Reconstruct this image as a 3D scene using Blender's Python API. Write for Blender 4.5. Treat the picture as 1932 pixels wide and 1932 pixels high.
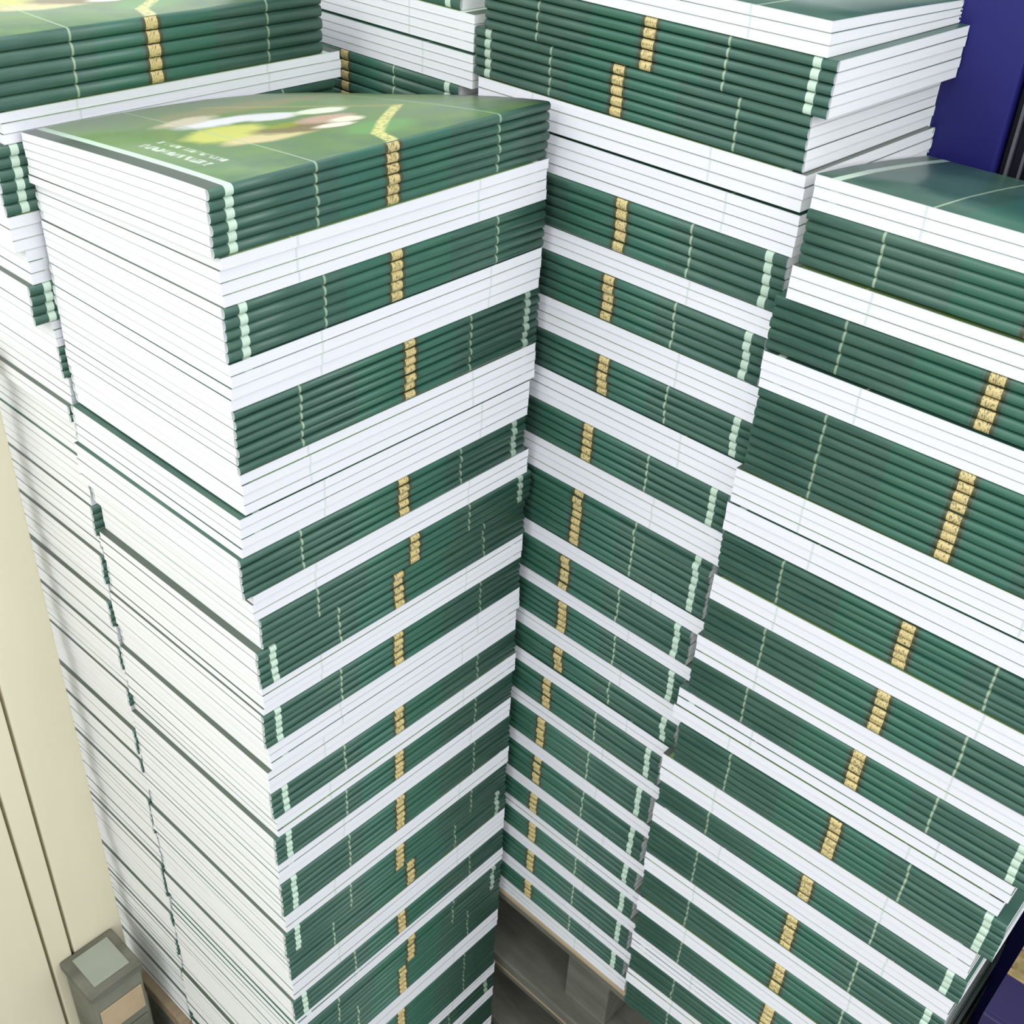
import bpy, bmesh, math, random
from mathutils import Vector, Matrix
random.seed(7)
for o in list(bpy.data.objects): bpy.data.objects.remove(o)
S = bpy.context.scene
COL = S.collection

# ------------------------------------------------------------------ camera
F_PX, PITCH, ROLL = 2169.0, math.radians(34.65), math.radians(3.33)
fw = Vector((0, math.cos(PITCH), -math.sin(PITCH)))
rt = Vector((1, 0, 0)); up = rt.cross(fw)
r2 = rt * math.cos(ROLL) + up * math.sin(ROLL)
u2 = -rt * math.sin(ROLL) + up * math.cos(ROLL)
cam_d = bpy.data.cameras.new('camera'); cam = bpy.data.objects.new('camera', cam_d); COL.objects.link(cam)
cam_d.sensor_width = 36; cam_d.lens = 36 * F_PX / 1932.0; cam_d.clip_start = 0.01
CAMZ = 1.40                                   # the floor is z = 0
cam.matrix_world = Matrix(((r2.x, u2.x, -fw.x, 0), (r2.y, u2.y, -fw.y, 0), (r2.z, u2.z, -fw.z, CAMZ), (0, 0, 0, 1)))
S.camera = cam

# ------------------------------------------------------------------ light and exposure
S.view_settings.view_transform = 'Standard'; S.view_settings.look = 'None'
S.view_settings.exposure = 0.0; S.view_settings.gamma = 1.0; S.view_settings.use_curve_mapping = False
W = bpy.data.worlds.new('world'); S.world = W; W.use_nodes = True
bg = W.node_tree.nodes['Background']; bg.inputs[0].default_value = (0.93, 0.97, 1.0, 1); bg.inputs[1].default_value = 1.30
def area(name, loc, target, size, power, col):
    d = bpy.data.lights.new(name, 'AREA'); d.size = size; d.energy = power; d.color = col
    o = bpy.data.objects.new(name, d); COL.objects.link(o); o.location = loc
    o.rotation_euler = (Vector(target) - Vector(loc)).to_track_quat('-Z', 'Y').to_euler(); return o
area('left_soft_daylight', (-2.1, -1.1, 2.9), (0, .7, .8), 2.2, 37, (1, .985, .95))  # area lamp for soft daylight from front left, its source unseen
area('right_fill_light', (1.9, -1.2, 2.3), (0.1, .8, .8), 1.8, 33, (.97, .98, 1))  # fill lamp added to brighten the book faces turned to the right

# ------------------------------------------------------------------ node helpers
class NT:
    def __init__(s, name):
        s.m = bpy.data.materials.new(name); s.m.use_nodes = True; s.t = s.m.node_tree
        s.b = s.t.nodes['Principled BSDF']
    def n(s, t, **k):
        x = s.t.nodes.new(t)
        for a, v in k.items(): setattr(x, a, v)
        return x
    def put(s, sock, v):
        if isinstance(v, (int, float, tuple)): sock.default_value = v
        else: s.t.links.new(v, sock)
    def math(s, op, a, b=0.0, c=0.0):
        x = s.n('ShaderNodeMath', operation=op)
        s.put(x.inputs[0], a); s.put(x.inputs[1], b); s.put(x.inputs[2], c); return x.outputs[0]
    def band(s, a, c, e): return s.math('COMPARE', a, c, e)
    def mul(s, a, b): return s.math('MULTIPLY', a, b)
    def mix(s, f, a, b):
        x = s.n('ShaderNodeMix', data_type='RGBA'); s.put(x.inputs[0], f); s.put(x.inputs[6], a); s.put(x.inputs[7], b); return x.outputs[2]
    def noise(s, vec, scale, detail=2.0, rough=.5):
        x = s.n('ShaderNodeTexNoise'); s.put(x.inputs['Vector'], vec) if vec is not None else None
        x.inputs['Scale'].default_value = scale; x.inputs['Detail'].default_value = detail; x.inputs['Roughness'].default_value = rough; return x.outputs['Fac']
    def step(s, a, lo, hi, t0=0.0, t1=1.0):
        x = s.n('ShaderNodeMapRange'); s.put(x.inputs[0], a)
        for i, v in enumerate((lo, hi, t0, t1)): x.inputs[i + 1].default_value = v
        return x.outputs[0]
    def vec(s, x, y, z=0.0):
        c = s.n('ShaderNodeCombineXYZ'); s.put(c.inputs[0], x); s.put(c.inputs[1], y); s.put(c.inputs[2], z); return c.outputs[0]
    def blob(s, U, Wv, cx, cy, rx, ry, soft=.35, nz=None, na=0.0, ang=0.0):
        dx = s.math('SUBTRACT', U, cx); dy = s.math('SUBTRACT', Wv, cy)
        ca, sa = math.cos(ang), math.sin(ang)
        a = s.math('ADD', s.mul(dx, ca), s.mul(dy, sa)); b = s.math('SUBTRACT', s.mul(dy, ca), s.mul(dx, sa))
        a = s.math('DIVIDE', a, rx); b = s.math('DIVIDE', b, ry)
        d = s.math('SQRT', s.math('ADD', s.mul(a, a), s.mul(b, b)))
        if nz is not None: d = s.math('ADD', d, s.mul(s.math('SUBTRACT', nz, .5), na))
        return s.step(d, 1 - soft, 1 + soft, 1, 0)
    def seg(s, U, Wv, x0, y0, x1, y1, h):
        L2 = (x1 - x0) ** 2 + (y1 - y0) ** 2
        dx = s.math('SUBTRACT', U, x0); dy = s.math('SUBTRACT', Wv, y0)
        t = s.math('DIVIDE', s.math('ADD', s.mul(dx, x1 - x0), s.mul(dy, y1 - y0)), L2)
        t = s.math('MINIMUM', s.math('MAXIMUM', t, 0.0), 1.0)
        ex = s.math('SUBTRACT', dx, s.mul(t, x1 - x0)); ey = s.math('SUBTRACT', dy, s.mul(t, y1 - y0))
        d = s.math('SQRT', s.math('ADD', s.mul(ex, ex), s.mul(ey, ey)))
        return s.step(d, h * .7, h * 1.3, 1, 0)

def cover_material():
    k = NT('printed_green_cover')
    uv = k.n('ShaderNodeUVMap'); uv.uv_map = 'UVMap'
    sp = k.n('ShaderNodeSeparateXYZ'); k.put(sp.inputs[0], uv.outputs[0]); U, V = sp.outputs[0], sp.outputs[1]
    rnd = k.n('ShaderNodeObjectInfo').outputs['Random']
    spine = k.band(V, 1.5, .5)
    front = k.math('LESS_THAN', V, 1.0)
    Wd = k.math('SUBTRACT', 1.0, V)               # 0 at the spine, 1 at the fore-edge of the front cover
    n1 = k.noise(k.vec(k.mul(U, 6), k.mul(V, 3), k.mul(rnd, 20)), 1.0, 3)
    g = k.mix(k.step(n1, .35, .65), (.036, .102, .074, 1), (.066, .145, .108, 1))
    g = k.mix(k.mul(k.band(U, .385, .06), .40), g, (.030, .165, .105, 1))
    g = k.mix(k.mul(k.band(U, .585, .07), .40), g, (.030, .165, .100, 1))
    # printed picture on the front cover: light green ground, blossom, fruit
    ground = k.mix(k.step(Wd, 0, .5), (.085, .185, .085, 1), (.20, .30, .135, 1))
    nz = k.noise(k.vec(k.mul(U, 9), k.mul(Wd, 7)), 1.0, 3)
    ground = k.mix(k.step(nz, .4, .7), ground, (.17, .30, .08, 1))
    art = ground
    for cx, cy, rx, ry, col, ang in ((.50, .78, .26, .07, (.30, .30, .12, 1), 0), (.36, .62, .13, .055, (.86, .85, .86, 1), -.3), (.46, .56, .08, .05, (.84, .84, .84, 1), -.3), (.58, .52, .07, .04, (.88, .92, .72, 1), -.3), (.30, .70, .08, .05, (.70, .62, .46, 1), 0),
                                    (.29, .46, .11, .09, (.66, .68, .16, 1), 0), (.34, .33, .11, .05, (.74, .64, .32, 1), -.2), (.43, .36, .11, .065, (.26, .21, .09, 1), -.5), (.42, .42, .05, .03, (.30, .36, .04, 1), 0),
                                    (.53, .40, .07, .05, (.62, .42, .32, 1), -.4), (.56, .345, .05, .035, (.95, .88, .66, 1), -.4), (.50, .30, .05, .025, (.92, .84, .70, 1), -.3), (.56, .18, .09, .08, (.16, .36, .10, 1), 0)):
        art = k.mix(k.blob(U, Wd, cx, cy, rx, ry, .25, nz, 1.3, ang), art, col)
    # white lettering of the title, too small to read
    lt = k.noise(k.vec(k.mul(U, 45), k.mul(Wd, 60)), 1.0, 2)
    txt = k.mul(k.mul(k.math('MAXIMUM', k.band(U, .105, .012), k.band(U, .145, .009)), k.band(Wd, .37, .17)), k.step(lt, .42, .62, 0, .75))
    art = k.mix(txt, art, (.78, .85, .74, 1))
    for a in ((.479, -.02, .51, .12, .0155), (.51, .12, .60, .23, .0155), (.60, .23, .76, .40, .0155)):
        art = k.mix(k.mul(k.seg(U, Wd, *a), k.step(k.noise(k.vec(k.mul(U, 70), k.mul(Wd, 70)), 1.0, 1), .38, .5, .35, 1)), art, (.78, .74, .26, 1))
    for a in ((.76, .40, .60, .62, .012), (.60, .62, .42, .86, .012)):
        art = k.mix(k.mul(k.seg(U, Wd, *a), .7), art, (.42, .40, .13, 1))
    art = k.mix(k.math('MAXIMUM', k.band(U, .0, .037), k.band(U, 1.0, .021)), art, (.105, .135, .105, 1))
    g = k.mix(front, g, art)
    # printed bars that run round the spine on to the covers
    g = k.mix(k.mul(k.math('MAXIMUM', k.band(U, .264, .0030), k.band(U, .82, .0030)), .62), g, (.46, .58, .40, 1))
    g = k.mix(k.mul(k.band(U, .047, .0100), .92), g, (.60, .76, .62, 1))
    # gold lettering on the spine
    cell = k.noise(k.vec(k.mul(U, 330), k.mul(V, 5.0), k.mul(rnd, 9)), 1.0, 1)
    halo = k.mul(spine, k.band(U, .479, .026))
    g = k.mix(k.mul(halo, .72), g, (.065, .060, .018, 1))
    gold = k.mul(k.mul(k.band(V, 1.5, .40), k.band(U, .479, .0165)), k.step(cell, .36, .46, .25, 1))
    g = k.mix(gold, g, (.66, .53, .24, 1))
    k.put(k.b.inputs['Base Color'], g)
    k.b.inputs['Roughness'].default_value = .34
    k.b.inputs['Specular IOR Level'].default_value = .5
    return k.m

def page_material(name, tint, head):
    k = NT(name)
    uv = k.n('ShaderNodeUVMap'); uv.uv_map = 'UVMap'
    sp = k.n('ShaderNodeSeparateXYZ'); k.put(sp.inputs[0], uv.outputs[0]); U, V = sp.outputs[0], sp.outputs[1]
    rnd = k.n('ShaderNodeObjectInfo').outputs['Random']
    sheets = k.noise(k.vec(k.mul(U, 3), k.mul(V, 26), k.mul(rnd, 50)), 1.0, 2)
    c = k.mix(k.step(sheets, .3, .7), tint, tuple(min(1, t * 1.07) for t in tint[:3]) + (1,))
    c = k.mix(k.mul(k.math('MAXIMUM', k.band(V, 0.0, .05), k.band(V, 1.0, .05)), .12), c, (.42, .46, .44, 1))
    if not head:
        c = k.mix(k.mul(k.math('MAXIMUM', k.band(U, .25, .003), k.band(U, .805, .003)), .45), c, (.50, .60, .54, 1))
    k.put(k.b.inputs['Base Color'], c); k.b.inputs['Roughness'].default_value = .8
    k.b.inputs['Specular IOR Level'].default_value = .15
    bp = k.n('ShaderNodeBump'); bp.inputs['Strength'].default_value = .25; bp.inputs['Distance'].default_value = .0006
    k.put(bp.inputs['Height'], sheets); k.put(k.b.inputs['Normal'], bp.outputs[0])
    return k.m

def plain(name, c1, c2, scale, rough=.7, stretch=(1, 1, 1), bump=.0, spec=.3, detail=4):
    k = NT(name); tc = k.n('ShaderNodeTexCoord'); mp = k.n('ShaderNodeMapping'); mp.inputs['Scale'].default_value = stretch
    k.put(mp.inputs[0], tc.outputs['Object']); nz = k.noise(mp.outputs[0], scale, detail, .6)
    k.put(k.b.inputs['Base Color'], k.mix(k.step(nz, .3, .7), c1 + (1,), c2 + (1,)))
    k.b.inputs['Roughness'].default_value = rough; k.b.inputs['Specular IOR Level'].default_value = spec
    if bump:
        bp = k.n('ShaderNodeBump'); bp.inputs['Strength'].default_value = .5; bp.inputs['Distance'].default_value = bump
        k.put(bp.inputs['Height'], nz); k.put(k.b.inputs['Normal'], bp.outputs[0])
    return k.m

M_COVER = cover_material()
M_INNER = plain('white_cover_inside', (.68, .72, .69), (.76, .79, .76), 20)
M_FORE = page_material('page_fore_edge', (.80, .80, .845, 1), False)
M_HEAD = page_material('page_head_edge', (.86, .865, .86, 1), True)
M_FLOOR = plain('dusty_concrete', (.075, .066, .060), (.14, .125, .105), 6, .85, bump=.002)
M_WALL = plain('cream_painted_boards', (.70, .65, .47), (.78, .73, .56), 2.2, .6, (3, 3, .5))
M_WOOD = plain('raw_pallet_wood', (.23, .17, .105), (.36, .28, .18), 9, .8, (1, 6, 6), .001)
M_DARKW = plain('grey_weathered_wood', (.11, .11, .085), (.20, .20, .16), 9, .85, (1, 5, 5), .001)
M_CARD = plain('brown_cardboard', (.42, .32, .20), (.50, .39, .25), 30, .85)
M_NAVY = plain('navy_enamel', (.014, .014, .135), (.022, .020, .175), 3, .45, (1, 1, .4))
M_SEAM = plain('black_seam', (.004, .004, .010), (.008, .008, .02), 5, .6)
M_STRIP = plain('dull_grey_strip', (.10, .10, .12), (.16, .15, .18), 30, .5)
M_CRATE = plain('grey_green_crate', (.145, .150, .110), (.22, .23, .18), 14, .75, bump=.001)
M_PANEL = plain('pale_grey_panel', (.30, .33, .27), (.37, .40, .34), 10, .6)

# ------------------------------------------------------------------ mesh helpers
def link(name, me, parent=None, mats=()):
    for m in mats: me.materials.append(m)
    o = bpy.data.objects.new(name, me); COL.objects.link(o)
    if parent: o.parent = parent
    return o
def box(bm, x0, x1, y0, y1, z0, z1, M=None, mi=0, bev=0.0):
    vs = [bm.verts.new((x, y, z)) for x in (x0, x1) for y in (y0, y1) for z in (z0, z1)]
    fs = []
    for q in ((0, 1, 3, 2), (4, 6, 7, 5), (0, 4, 5, 1), (2, 3, 7, 6), (0, 2, 6, 4), (1, 5, 7, 3)):
        f = bm.faces.new([vs[i] for i in q]); f.material_index = mi; fs.append(f)
    if M is not None: bmesh.ops.transform(bm, matrix=M, verts=vs)
    if bev:
        es = list({e for f in fs for e in f.edges}); bmesh.ops.bevel(bm, geom=es, offset=bev, segments=2, affect='EDGES', profile=.5)
def mesh_of(name, bm):
    bmesh.ops.recalc_face_normals(bm, faces=bm.faces[:])
    me = bpy.data.meshes.new(name); bm.to_mesh(me); bm.free(); return me
def box_obj(name, dims, mat, parent=None, bev=.002):
    bm = bmesh.new(); box(bm, *dims, bev=bev); return link(name, mesh_of(name, bm), parent, (mat,))
def empty(name, label=None, cat=None, group=None, loc=(0, 0, 0), rz=0):
    o = bpy.data.objects.new(name, None); COL.objects.link(o); o.location = loc; o.rotation_euler = (0, 0, rz); o.empty_display_size = .02
    if label: o['label'] = label; o['category'] = cat
    if group: o['group'] = group
    return o

# ------------------------------------------------------------------ the book: spine along x at y = 0, unit thickness
BL, BW = .280, .205
TH = .0003
def book_meshes(mirror, tag, t=1.0, bend=None, bend_lo=None, taper=.985, nx=1):
    """cover: a folded sheet with a rounded spine; page_block: wedge with sheets; bend(x,y) lifts the upper side, bend_lo the lower one"""
    k = t if t < .5 else 1.0
    th = TH if t < .5 else TH / .0072
    r = .0030
    def hgt(y): return t * (1 - (1 - taper) * y / BW)
    ys = [BW, BW * .72, BW * .45, BW * .25, BW * .12, BW * .06, .006] if bend else [BW, .006]
    prof = []       # (y, zfrac, v) round the outside, from the front fore-edge over the spine to the back
    for y in ys: prof.append((y, 1.0, 1 - y / BW))
    arc = 7
    for i in range(arc + 1):
        a = math.pi / 2 * (1 - 2 * i / arc)
        prof.append((r - r * (abs(math.cos(a)) ** .8), .5 + .5 * math.sin(a) ** 1 if True else 0, 1 + i / arc))
    for y in reversed(ys): prof.append((y, 0.0, 2 + y / BW))
    def place(x, y, f, inn=0.0):
        H = hgt(y); z = H * f
        if inn:
            z += (th if f < .25 else (-th if f > .75 else 0)) * inn
            if y < r + .001 and .02 < f < .98: y += TH * inn
        if bend: z += bend(x, y) * f + (bend_lo or bend)(x, y) * (1 - f)
        return (x, y, z)
    bm = bmesh.new(); uvl = bm.loops.layers.uv.new('UVMap')
    xs = [BL * i / nx for i in range(nx + 1)]
    def U(x): return 1 - x / BL if mirror else x / BL
    if mirror: prof = [(y, f, 3 - v) for (y, f, v) in prof]
    outer = [[bm.verts.new(place(x, y, f)) for (y, f, v) in prof] for x in xs]
    inner = [[bm.verts.new(place(x, y, f, 1.0)) for (y, f, v) in prof] for x in xs]
    def quad(a, b, c, d, uvs, mi):
        f = bm.faces.new((a, b, c, d)); f.material_index = mi
        for l, q in zip(f.loops, uvs): l[uvl].uv = q
        return f
    n = len(prof)
    for i in range(nx):
        for j in range(n - 1):
            v0, v1 = prof[j][2], prof[j + 1][2]; u0, u1 = U(xs[i]), U(xs[i + 1])
            f = quad(outer[i][j], outer[i][j + 1], outer[i + 1][j + 1], outer[i + 1][j], ((u0, v0), (u0, v1), (u1, v1), (u1, v0)), 0); f.smooth = True
            f = quad(inner[i][j], inner[i + 1][j], inner[i + 1][j + 1], inner[i][j + 1], ((u0, v0), (u1, v0), (u1, v1), (u0, v1)), 1); f.smooth = True
    for i in (0, nx):
        for j in range(n - 1):
            u = U(xs[i]); v0, v1 = prof[j][2], prof[j + 1][2]
            quad(outer[i][j], inner[i][j], inner[i][j + 1], outer[i][j + 1], ((u, v0), (u, v0), (u, v1), (u, v1)), 1)
    for j in (0, n - 1):
        for i in range(nx):
            quad(outer[i][j], outer[i + 1][j], inner[i + 1][j], inner[i][j], ((U(xs[i]), prof[j][2]),) * 4, 1)
    bmesh.ops.recalc_face_normals(bm, faces=bm.faces[:])
    cm = bpy.data.meshes.new('cover_' + tag); bm.to_mesh(cm); bm.free(); cm.materials.append(M_COVER); cm.materials.append(M_INNER)
    # page block
    bm = bmesh.new(); uvl = bm.loops.layers.uv.new('UVMap')
    py = ([BW - .0002] + ys[1:-1] + [.0035]) if bend else [BW - .0002, .0035]
    e = .0001
    pxs = [e + (BL - 2 * e) * i / nx for i in range(nx + 1)]
    def pp(x, y, f):
        H = hgt(y); z = th * 1.15 + (H - 2.3 * th) * f
        if bend: z += bend(x, y) * f + (bend_lo or bend)(x, y) * (1 - f)
        return (x, y, z)
    top = [[bm.verts.new(pp(x, y, 1)) for y in py] for x in pxs]; bot = [[bm.verts.new(pp(x, y, 0)) for y in py] for x in pxs]
    m = len(py)
    def q2(vs, uvs, mi):
        f = bm.faces.new(vs); f.material_index = mi
        for l, c in zip(f.loops, uvs): l[uvl].uv = c
    for i in range(nx):
        for j in range(m - 1):
            q2((top[i][j], top[i + 1][j], top[i + 1][j + 1], top[i][j + 1]), ((0, .5),) * 4, 1)
            q2((bot[i][j], bot[i][j + 1], bot[i + 1][j + 1], bot[i + 1][j]), ((0, .5),) * 4, 1)
        for j in (0, m - 1):
            a, b = U(pxs[i]), U(pxs[i + 1])
            q2((bot[i][j], bot[i + 1][j], top[i + 1][j], top[i][j]), ((a, 0), (b, 0), (b, 1), (a, 1)), 0)
    for i in (0, nx):
        for j in range(m - 1):
            a, b = py[j] / BW, py[j + 1] / BW
            q2((bot[i][j], bot[i][j + 1], top[i][j + 1], top[i][j]), ((a, 0), (b, 0), (b, 1), (a, 1)), 1)
    bmesh.ops.recalc_face_normals(bm, faces=bm.faces[:])
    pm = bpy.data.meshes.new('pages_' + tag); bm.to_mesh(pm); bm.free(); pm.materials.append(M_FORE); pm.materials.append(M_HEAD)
    return cm, pm

UNIT = {m: book_meshes(m, 'mirrored' if m else 'plain') for m in (False, True)}

# ------------------------------------------------------------------ the stacks (heights are measured down from eye level)
def H(a):   # horizontal unit vector at compass angle a
    a = math.radians(a); return Vector((math.sin(a), math.cos(a), 0))
uA, vA = H(40.7), H(-49.3)
P0 = Vector((-.171, .600, 0)); C0 = Vector((.0116, .812, 0))
vB = H(-48); CB0 = C0 - .2 * vB; vC = H(-50)
nB = Vector((-vB.y, vB.x, 0)); nB = nB if nB.y > 0 else -nB
D0 = P0 + vA * (BW + .0035)
# each band: (bottom, facing, mirrored, shift along the face, number of books or None)
G, Wt = 'green', 'white'
A = (-.216, [(-.256, G, 0, 0, 6), (-.286, Wt, 0, .001, 4), (-.322, G, 0, .002, 5), (-.354, Wt, 1, 0, 4), (-.400, G, 1, -.002, 7), (-.431, Wt, 0, .001, 4), (-.463, Wt, 1, -.004, 4),
    (-.497, G, 1, -.009, 5), (-.520, Wt, 0, 0, 3), (-.548, G, 1, .002, 4), (-.583, G, 0, .001, 5), (-.609, Wt, 0, 0, 4), (-.643, G, 0, 0, 5), (-.668, Wt, 1, .001, 3), (-.692, Wt, 0, -.002, 3),
    (-.722, G, 0, 0, 4), (-.744, Wt, 0, .001, 3), (-.777, G, 0, -.001, 5), (-.802, Wt, 1, -.002, 3), (-.845, G, 0, 0, 6), (-.868, Wt, 0, 0, 3), (-.903, G, 0, -.001, 5), (-.937, G, 1, -.003, 5),
    (-.968, Wt, 0, 0, 4), (-.999, G, 0, 0, 4), (-1.02, Wt, 1, .001, 3), (-1.060, G, 1, -.003, 5), (-1.103, G, 0, .001, 6), (-1.134, Wt, 0, 0, 4), (-1.205, G, 0, -.002, 9), (-1.226, Wt, 0, 0, 3),
    (-1.252, G, 1, -.004, 3), (-1.272, Wt, 0, 0, 3), (-1.315, G, 0, 0, 6), (-1.34, Wt, 0, 0, 3), (-1.3995, G, 0, 0, 8)])
B = (-.131, [(-.151, Wt, 1, 0, 3), (-.184, G, 1, 0.004, 5), (-.218, G, 0, .002, 5), (-.241, Wt, 0, .002, 3), (-.270, Wt, 1, .003, 4), (-.309, G, 1, -0.003, 5), (-.328, Wt, 0, 0, 3),
    (-.364, G, 1, -0.008, 5), (-.392, Wt, 0, 0, 4), (-.425, G, 1, -0.005, 5), (-.455, Wt, 1, -.003, 4), (-.489, G, 1, -0.013, 5), (-.519, Wt, 0, -.004, 4), (-.575, G, 1, -0.017, 8), (-.591, Wt, 1, -.008, 2),
    (-.627, G, 1, -0.024, 5), (-.641, Wt, 0, -.010, 2), (-.675, G, 1, -0.022, 5), (-.694, Wt, 0, -.012, 3), (-.723, G, 1, -0.022, 4), (-.739, Wt, 1, -.014, 2), (-.776, G, 1, -0.032, 5), (-.792, Wt, 0, -.020, 2),
    (-.830, G, 1, -0.035, 5), (-.847, Wt, 0, -.022, 2), (-.885, G, 1, -0.036, 5), (-.901, Wt, 1, -.022, 2), (-.928, G, 1, -0.036, 4), (-.944, Wt, 0, -.022, 2), (-.972, G, 1, -0.035, 4), (-.988, Wt, 0, -.022, 2),
    (-1.020, G, 1, -0.034, 4), (-1.038, Wt, 1, -.024, 2), (-1.064, G, 1, -0.034, 4), (-1.085, Wt, 0, -.024, 3)])
Cs = (-.212, [(-.233, Wt, 1, .008, 3), (-.268, G, 1, 0.004, 5), (-.292, Wt, 0, .004, 3), (-.330, G, 1, -0.007, 5), (-.358, Wt, 1, -.004, 4), (-.424, G, 1, -0.006, 9), (-.452, Wt, 0, -.008, 4), (-.478, Wt, 1, -.010, 3),
    (-.518, G, 1, -0.012, 6), (-.542, Wt, 0, -.010, 3), (-.580, G, 1, -0.014, 5), (-.604, Wt, 0, -.014, 3), (-.642, G, 1, -0.018, 5), (-.660, Wt, 1, -.022, 2), (-.677, Wt, 0, -.024, 2), (-.722, G, 1, -0.019, 6),
    (-.754, Wt, 0, -.026, 4), (-.783, G, 1, -0.027, 4), (-.808, Wt, 1, -.026, 3), (-.850, G, 1, -0.030, 6), (-.874, Wt, 0, -.026, 3), (-.912, G, 1, -0.028, 5), (-.934, Wt, 0, -.026, 3), (-.967, G, 1, -0.027, 5),
    (-.993, Wt, 1, -.025, 4), (-1.026, G, 1, -0.026, 5), (-1.048, Wt, 0, -.024, 3), (-1.085, G, 1, -0.025, 5)])
D = (-.177, [(-.221, G, 0, -.028, 5), (-.241, Wt, 0, -.012, 3), (-.287, G, 0, -.018, 6), (-.312, Wt, 0, -.020, 3), (-.337, Wt, 1, -.012, 3), (-.367, G, 0, -.014, 4), (-.387, Wt, 0, -.004, 3), (-.413, G, 0, -.001, 4),
    (-.436, Wt, 0, 0, 3), (-.450, G, 0, -.002, 2), (-.456, Wt, 0, 0, 1), (-.485, G, 1, 0, 4), (-.527, Wt, 1, 0, 5), (-.556, G, 0, 0, 4), (-.575, Wt, 0, 0, 3), (-.605, G, 0, 0, 4), (-.623, Wt, 0, 0, 2), (-.651, G, 0, -.001, 4),
    (-.675, Wt, 1, 0, 3), (-.700, G, 0, 0, 3), (-.722, Wt, 0, 0, 3), (-.744, G, 0, 0, 3), (-.774, Wt, 0, 0, 4), (-.805, G, 0, -.001, 4), (-.812, Wt, 0, 0, 1), (-.830, G, 0, 0, 2), (-.866, Wt, 0, 0, 5), (-.916, G, 0, 0, 7),
    (-.960, Wt, 0, 0, 6), (-1.014, G, 0, 0, 7), (-1.040, Wt, 0, 0, 3), (-1.063, G, 0, 0, 3), (-1.086, Wt, 0, 0, 3), (-1.114, G, 0, 0, 4), (-1.138, Wt, 0, 0, 3), (-1.157, G, 0, 0, 3), (-1.192, Wt, 0, 0, 5), (-1.235, G, 0, 0, 6)])
Es = (-.120, [(-.177, G, 1, -.002, 7), (-.203, Wt, 0, .014, 4), (-.229, Wt, 1, .014, 4), (-.270, G, 1, -.002, 5), (-.295, Wt, 0, .01, 3), (-.56, G, 1, -.002, 36), (-.82, Wt, 1, .004, 35), (-1.085, G, 1, -.002, 36)])
stacks = [
    dict(key='A', name='left front stack', tab=A, org=P0, u=uA, base=-1.3995, vis=1.0),
    dict(key='B', dep=.81, name='centre stack', tab=B, org=C0 - vB * (-.085) + nB * .009, u=-vB, base=-1.085, vis=.72),
    dict(key='C', dep=.81, name='right stack', tab=Cs, org=CB0 + nB * .0, u=-vC, base=-1.085, vis=.8),
    dict(key='D', name='left rear stack', tab=D, org=D0, u=uA, base=-1.235, vis=.2),
    dict(key='E', dep=.81, name='rear middle stack', tab=Es, org=C0 - vB * (-.383) + nB * .009, u=-vB, base=-.295, vis=.35)]
ORD = 'topmost second third fourth fifth sixth seventh eighth ninth tenth eleventh twelfth thirteenth fourteenth fifteenth sixteenth seventeenth eighteenth nineteenth twentieth'.split()
def ordw(i, n):
    if i == 0: return 'topmost'
    if i == n - 1 and n > 1: return 'bottom'
    return ORD[i] if i < len(ORD) else 'lower'
TOPBEND = {}
def dome(ax, bx, drop, xs=0.0):
    def f(x, y):
        q = y / BW
        if drop < 0: return (drop + bx * (x / BL) ** 3) * (q ** 1.2)
        if q < .30: s = math.sin(q / .30 * math.pi / 2)
        else: s = 1 - (1 + drop) * ((q - .30) / .70) ** 1.5
        return ax * s + bx * s * (x / BL) + xs * x / BL * (x / BL)
    return f

GAP = {('B', 4): .0016, ('E', 2): .0018, ('C', 2): .0016, ('C', 4): .0012, ('C', 14): .0014, ('C', 15): .001, ('C', 8): .001, ('A', 6): .0009, ('C', 7): .0012}
plan = []                                        # every book: dict
for st in stacks:
    u = st['u']; inward = Vector((-u.y, u.x, 0))
    if inward.y < 0: inward = -inward
    z = st['tab'][0]; gi = {G: 0, Wt: 0}; prev = None
    for bi, (zb, face, mir, shift, n) in enumerate(st['tab'][1]):
        if face != prev: gi[face] += 1
        prev = face
        z -= GAP.get((st['key'], bi), 0); t = (z - zb) / n
        for i in range(n):
            zi = z - (i + 1) * t
            sh = shift + (0 if face == Wt else ((.004 if st['key'] in 'BC' else .002) * (1 if mir else -1)))
            jx = random.uniform(-.0004, .0004); jy = random.uniform(-.0008, .0008) if face == G else random.uniform(-.0002, .0002)
            c = st['org'] + u * (sh + BL / 2 + jx) + inward * (BW / 2)
            d = math.hypot(c.x, math.hypot(c.y, zi))
            plan.append(dict(st=st, band=bi, gno=gi[face], face=face, mir=mir, t=t, z=zi, i=i, n=n, jx=jx, jy=jy, shift=sh, jr=random.uniform(-.0022, .0022),
                             score=(0 if st['key'] == 'E' and bi > 4 else 1) * st['vis'] * t / d ** 2 / (1 + max(0, -zi - .9) * 1.2), u=u, inw=inward))
        z = zb
for st in stacks:                                # ordinal of each book inside its whole band (bands of two bundles count as one)
    b = [p for p in plan if p['st'] is st]
    keys = {}
    for p in b: keys.setdefault((p['face'], p['gno']), []).append(p)
    for kk, lst in keys.items():
        for i, p in enumerate(lst): p['bi'], p['bn'] = i, len(lst)
order = sorted(plan, key=lambda p: -p['score'])
keep = set(id(p) for p in order[:300])

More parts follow.
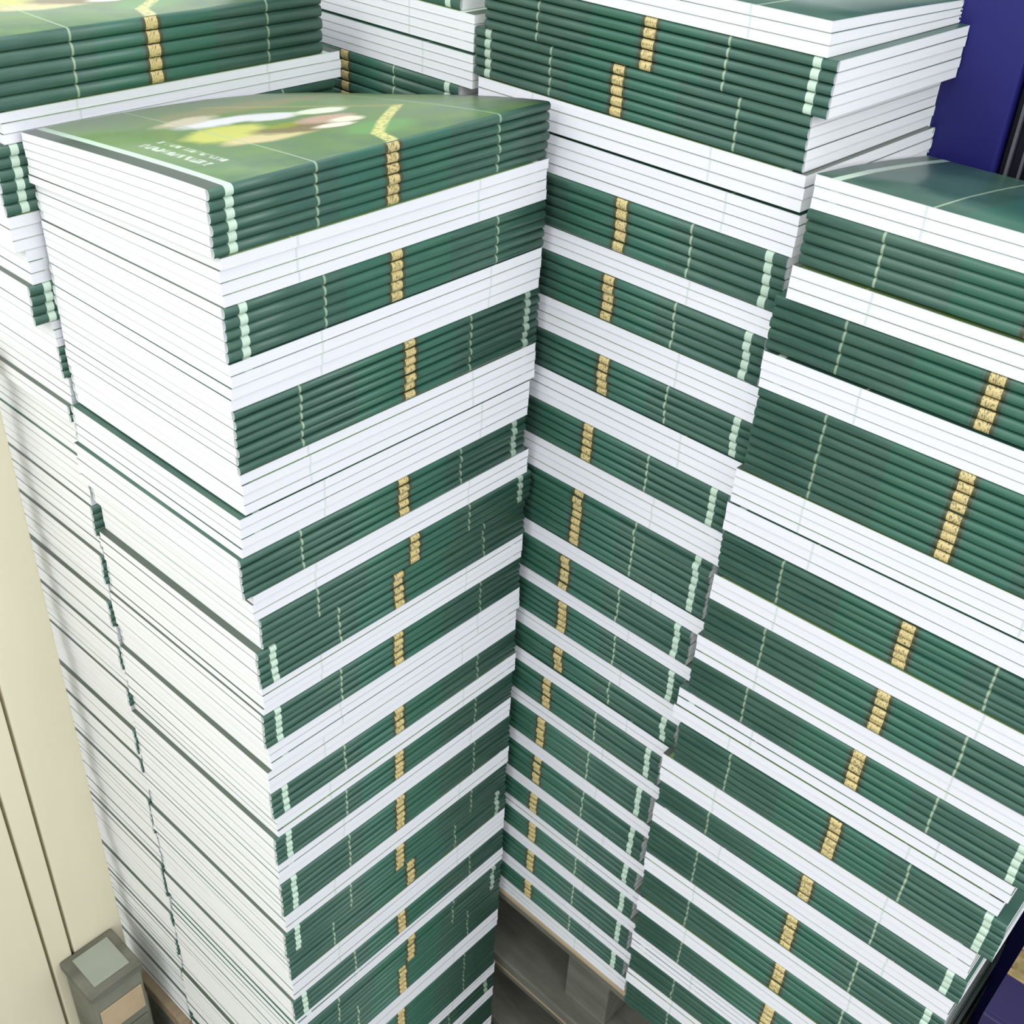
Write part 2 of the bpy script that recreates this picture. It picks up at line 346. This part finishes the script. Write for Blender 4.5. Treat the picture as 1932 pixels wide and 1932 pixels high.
def book_matrix(p, taper=.93):
    # local frame: x along the visible face, y inward from the visible face; fore-edge-out books are turned half round
    u, inw = p['u'], p['inw']; st = p['st']
    o = st['org'] + u * (p['shift'] + p['jx']) + inw * (p['jy'] + (.0012 if p['face'] == Wt else 0)) + Vector((0, 0, CAMZ + p['z'] + .00008))
    R = Matrix((u, inw, Vector((0, 0, 1)))).transposed().to_4x4()
    if R.determinant() < 0: raise ValueError
    if p['face'] == Wt:
        o = o + u * BL + inw * BW * p['st'].get('dep', 1.0); R = R @ Matrix.Rotation(math.pi, 4, 'Z')
    return Matrix.Translation(o) @ R @ Matrix.Rotation(p['jr'], 4, 'Z') @ Matrix.Diagonal((1, p['st'].get('dep', 1.0), 1, 1))

def labels(p):
    st = p['st']; col = 'green spine-out' if p['face'] == G else 'white page-edge-out'
    g = '%s %s band' % ('top' if p['gno'] == 1 else ORD[p['gno'] - 1], col)
    pos = ordw(p['bi'], p['bn']) + (' down' if 0 < p['bi'] < p['bn'] - 1 else '')
    if p['bn'] == 1: pos = 'only'
    return '%s paperback in the %s of the %s' % (pos, g, st['name']), 'paperbacks in the %s of the %s' % (g, st['name'])

SPECIAL = {('A', 0, 0): 'paperback with blossom and fruit cover on top of the left front stack, spine outward',
           ('C', 0, 0): 'green covered paperback lying on top of the right stack, page edges outward',
           ('D', 0, 0): 'green paperback on top of the left rear stack, gold lettering on spine',
           ('B', 0, 0): 'green covered paperback on top of the tall centre stack, page edges outward'}
# the uppermost bundles are puffed up: their own bent meshes
BENDS = {'A': (2, 15, .0, -.022, -.017), 'D': (0, 5, .0, .0, -.009), 'C': (1, 8, .0, .0, -.023), 'B': (0, 3, .0, .0, -.006)}
rest = bmesh.new(); rest_uv = None
tmpc = {}
def add_rest(p):
    Mx = book_matrix(p) @ Matrix.Diagonal((1, 1, p['t'] - .0002, 1))
    for me, off in ((UNIT[bool(p['mir'])][0], 0), (UNIT[bool(p['mir'])][1], 2)):
        nv = len(rest.verts); nf = len(rest.faces)
        rest.from_mesh(me); rest.verts.ensure_lookup_table(); rest.faces.ensure_lookup_table()
        bmesh.ops.transform(rest, matrix=Mx, verts=rest.verts[nv:])
        for f in rest.faces[nf:]: f.material_index += off
for p in plan:
    if id(p) not in keep: add_rest(p); continue
    lab, grp = labels(p); key = (p['st']['key'], p['band'], p['i'])
    lab = SPECIAL.get(key, lab)
    e = empty('paperback', lab, 'book', grp)
    e.matrix_world = book_matrix(p)
    bd = BENDS.get(p['st']['key'])
    if bd and p['band'] <= bd[0]:
        ix = p['i'] + sum(b[4] for b in p['st']['tab'][1][:p['band']])
        f1 = 1 - ix / bd[1]; f0 = 1 - (ix + 1) / bd[1]
        # bend is expressed from the visible face: turned books are measured from their fore-edge
        def mk(fr, wt=(p['face'] == Wt), b=bd):
            d = dome(b[2] * fr ** 1.3, b[3] * fr ** 1.3, b[4] if b[4] > 0 else b[4] * fr - 1e-9)
            if wt: return lambda x, y: d(BL - x, BW - y)
            return d
        cm, pm = book_meshes(bool(p['mir']), 'bent', p['t'] - .0002, mk(f1), mk(max(f0, 0)), nx=6)
        c = link('cover', cm, e); q = link('page_block', pm, e)
    else:
        cm, pm = UNIT[bool(p['mir'])]
        c = link('cover', cm, e); q = link('page_block', pm, e)
        c.scale = q.scale = (1, 1, p['t'] - .0002)
me = bpy.data.meshes.new('lower_paperbacks'); rest.to_mesh(me); rest.free()
ro = link('paperback', me, None, (M_COVER, M_INNER, M_FORE, M_HEAD))
ro['label'] = 'remaining green and white paperbacks in the lower and rear parts of the stacks'; ro['category'] = 'books'; ro['kind'] = 'stuff'

# ------------------------------------------------------------------ setting: floor, boarded wall on the left
bm = bmesh.new(); box(bm, -2.5, 2.5, -1.5, 3, -.05, 0); fl = link('floor', mesh_of('floor', bm), None, (M_FLOOR,)); fl['kind'] = 'structure'
wq = P0 + vA * (BW + .0035 + .096) + uA * -.0135
bm = bmesh.new()
xx = 0.0
for wdt in (.060, .026, .15, .15, .15, .15):
    box(bm, -xx - wdt + .0015, -xx - .0015, 0, .016 if wdt > .04 else .012, 0, .982, bev=.0015)
    xx += wdt
box(bm, -xx, -.001, .014, .022, 0, .982)
wl = link('wall_left', mesh_of('wall_left', bm), None, (M_WALL,)); wl['kind'] = 'structure'
wl.matrix_world = Matrix.Translation(wq) @ Matrix.Rotation(math.atan2(uA.y, uA.x), 4, 'Z')

# ------------------------------------------------------------------ what the stacks stand on
def frame(org, u):
    return Matrix.Translation(org) @ Matrix.Rotation(math.atan2(u.y, u.x), 4, 'Z')
def pallet(name, label, org, u, x0, x1, y0, y1, ztop, h, mat, nb=5):
    e = empty(name, label, 'pallet'); e.matrix_world = frame(Vector((org.x, org.y, 0)), u)
    box_obj('cardboard_sheet', (x0, x1, y0, y1, ztop - .006, ztop), M_CARD, e, .001)
    zt = ztop - .006; w = (y1 - y0) / nb
    for i in range(nb): box_obj('deck_board', (x0, x1, y0 + w * i + .004, y0 + w * (i + 1) - .004 if i else y0 + w - .004, zt - .016, zt), mat, e)
    for i in range(3):
        c = x0 + (x1 - x0) * (.06 + .44 * i); box_obj('bearer', (c - .03, c + .03, y0 + .03, y1, zt - h + .016, zt - .016), mat, e)
    for i in (0, 2, 4): box_obj('bottom_board', (x0, x1, y0 + w * i + .01, y0 + w * (i + 1) - .01, zt - h, zt - h + .016), mat, e)
    return e
zB = CAMZ - 1.085
pallet('pallet', 'raw wooden pallet with cardboard sheet under the centre and right stacks', C0 + nB * .009, -vB, -.41, .62, .0, .46, zB - .0004, .15, M_DARKW)
pallet('pallet', 'lower wooden pallet carrying the cardboard topped pallet, almost in shadow', C0 + nB * .009, -vB, -.41, .62, .012, .46, zB - .1575, .15, M_DARKW)
zD = CAMZ - 1.2355
pl = empty('plinth', 'low brown wooden plinth carrying the left rear stack', 'plinth')
pl.matrix_world = frame(Vector((D0.x, D0.y, 0)), uA)
box_obj('plinth_top', (-.012, .27, .001, .094, zD - .020, zD - .0003), M_WOOD, pl, .002)
for x in (-.008, .12, .235): box_obj('plinth_leg', (x, x + .03, .006, .090, 0, zD - .020), M_DARKW, pl, .002)
ce = empty('crate', 'grey green weathered crate standing between the left rear stack and the cream boards', 'crate')
ce.matrix_world = frame(Vector((D0.x, D0.y, 0)), uA); zk = CAMZ - 1.130
box_obj('crate_body', (-.088, -.030, .036, .094, .004, zk - .012), M_CRATE, ce, .002)
box_obj('crate_lid', (-.091, -.028, .033, .095, zk - .012, zk), M_DARKW, ce, .002)
box_obj('lid_panel', (-.080, -.038, .042, .087, zk, zk + .0015), M_PANEL, ce, .0006)
for i in range(4): box_obj('side_slat', (-.084 + .0, -.034, .0335, .0358, .03 + .055 * i, .07 + .055 * i), M_CARD if i == 3 else M_DARKW, ce, .0008)

# ------------------------------------------------------------------ navy cabinet behind the right stack
cab = empty('cabinet', 'tall navy blue cabinet with dark seam standing behind the right stack', 'cabinet')
az = .3335; q0 = CB0 + nB * .176
s0 = (az * q0.y - q0.x) / (-vC.x - az * (-vC.y)) if True else 0
cab.matrix_world = frame(Vector((q0.x, q0.y, 0)) + (-vC) * s0, -vC)
zc = zB
box_obj('carcass', (.004, .60, .020, .22, zc, 1.75), M_NAVY, cab, .003)
box_obj('door', (.0, .052, .0, .018, zc + .01, 1.74), M_NAVY, cab, .0025)
box_obj('door', (.074, .60, .0, .018, zc + .01, 1.74), M_NAVY, cab, .0025)
box_obj('seam', (.053, .073, .008, .0195, zc + .01, 1.74), M_SEAM, cab, .0005)
for x in (.0575, .0665): box_obj('edge_strip', (x, x + .0022, .004, .0079, zc + .01, 1.74), M_STRIP, cab, .0004)

# ------------------------------------------------------------------ navy booklets to the right of the right stack
k = NT('navy_printed_cover'); tc = k.n('ShaderNodeTexCoord'); sp = k.n('ShaderNodeSeparateXYZ'); k.put(sp.inputs[0], tc.outputs['Object'])
nz = k.noise(tc.outputs['Object'], 60, 2)
wv = k.math('SINE', k.mul(sp.outputs[1], 420))
cc = k.mix(k.step(wv, -.2, .3), (.10, .045, .02, 1), (.50, .34, .16, 1))
cc = k.mix(k.step(nz, .5, .6), cc, (.30, .24, .10, 1))
cc = k.mix(k.math('LESS_THAN', sp.outputs[1], .045), cc, (.030, .024, .085, 1))
k.put(k.b.inputs['Base Color'], cc); k.b.inputs['Roughness'].default_value = .4
M_NBOOK = k.m
fo = CB0 - vC * .274 + nB * .002
zt = CAMZ - .775; nb = 14
for i in range(nb):
    lab = ('%s navy booklet in the stack at the far right beside the right stack' % ordw(i, nb))
    if i == 0: lab = 'navy booklet with gold and brown printed cover on the far right stack'
    e = empty('booklet', lab, 'book', 'navy booklets at the far right')
    e.matrix_world = frame(fo + (-vC) * random.uniform(0, .002), -vC); zz = zt - (i + 1) * .0222
    box_obj('cover', (0, .21, 0, .004, zz, zz + .0218), M_NBOOK, e, .0008)
    box_obj('front_board', (0, .21, .0041, .165, zz + .0203, zz + .0218), M_NBOOK, e, .0004)
    box_obj('page_block', (.002, .208, .0045, .163, zz + .0017, zz + .0201), M_HEAD, e, .0004)
    box_obj('back_board', (0, .21, .0041, .165, zz, zz + .0015), M_NBOOK, e, .0004)

bpy.context.view_layer.update()
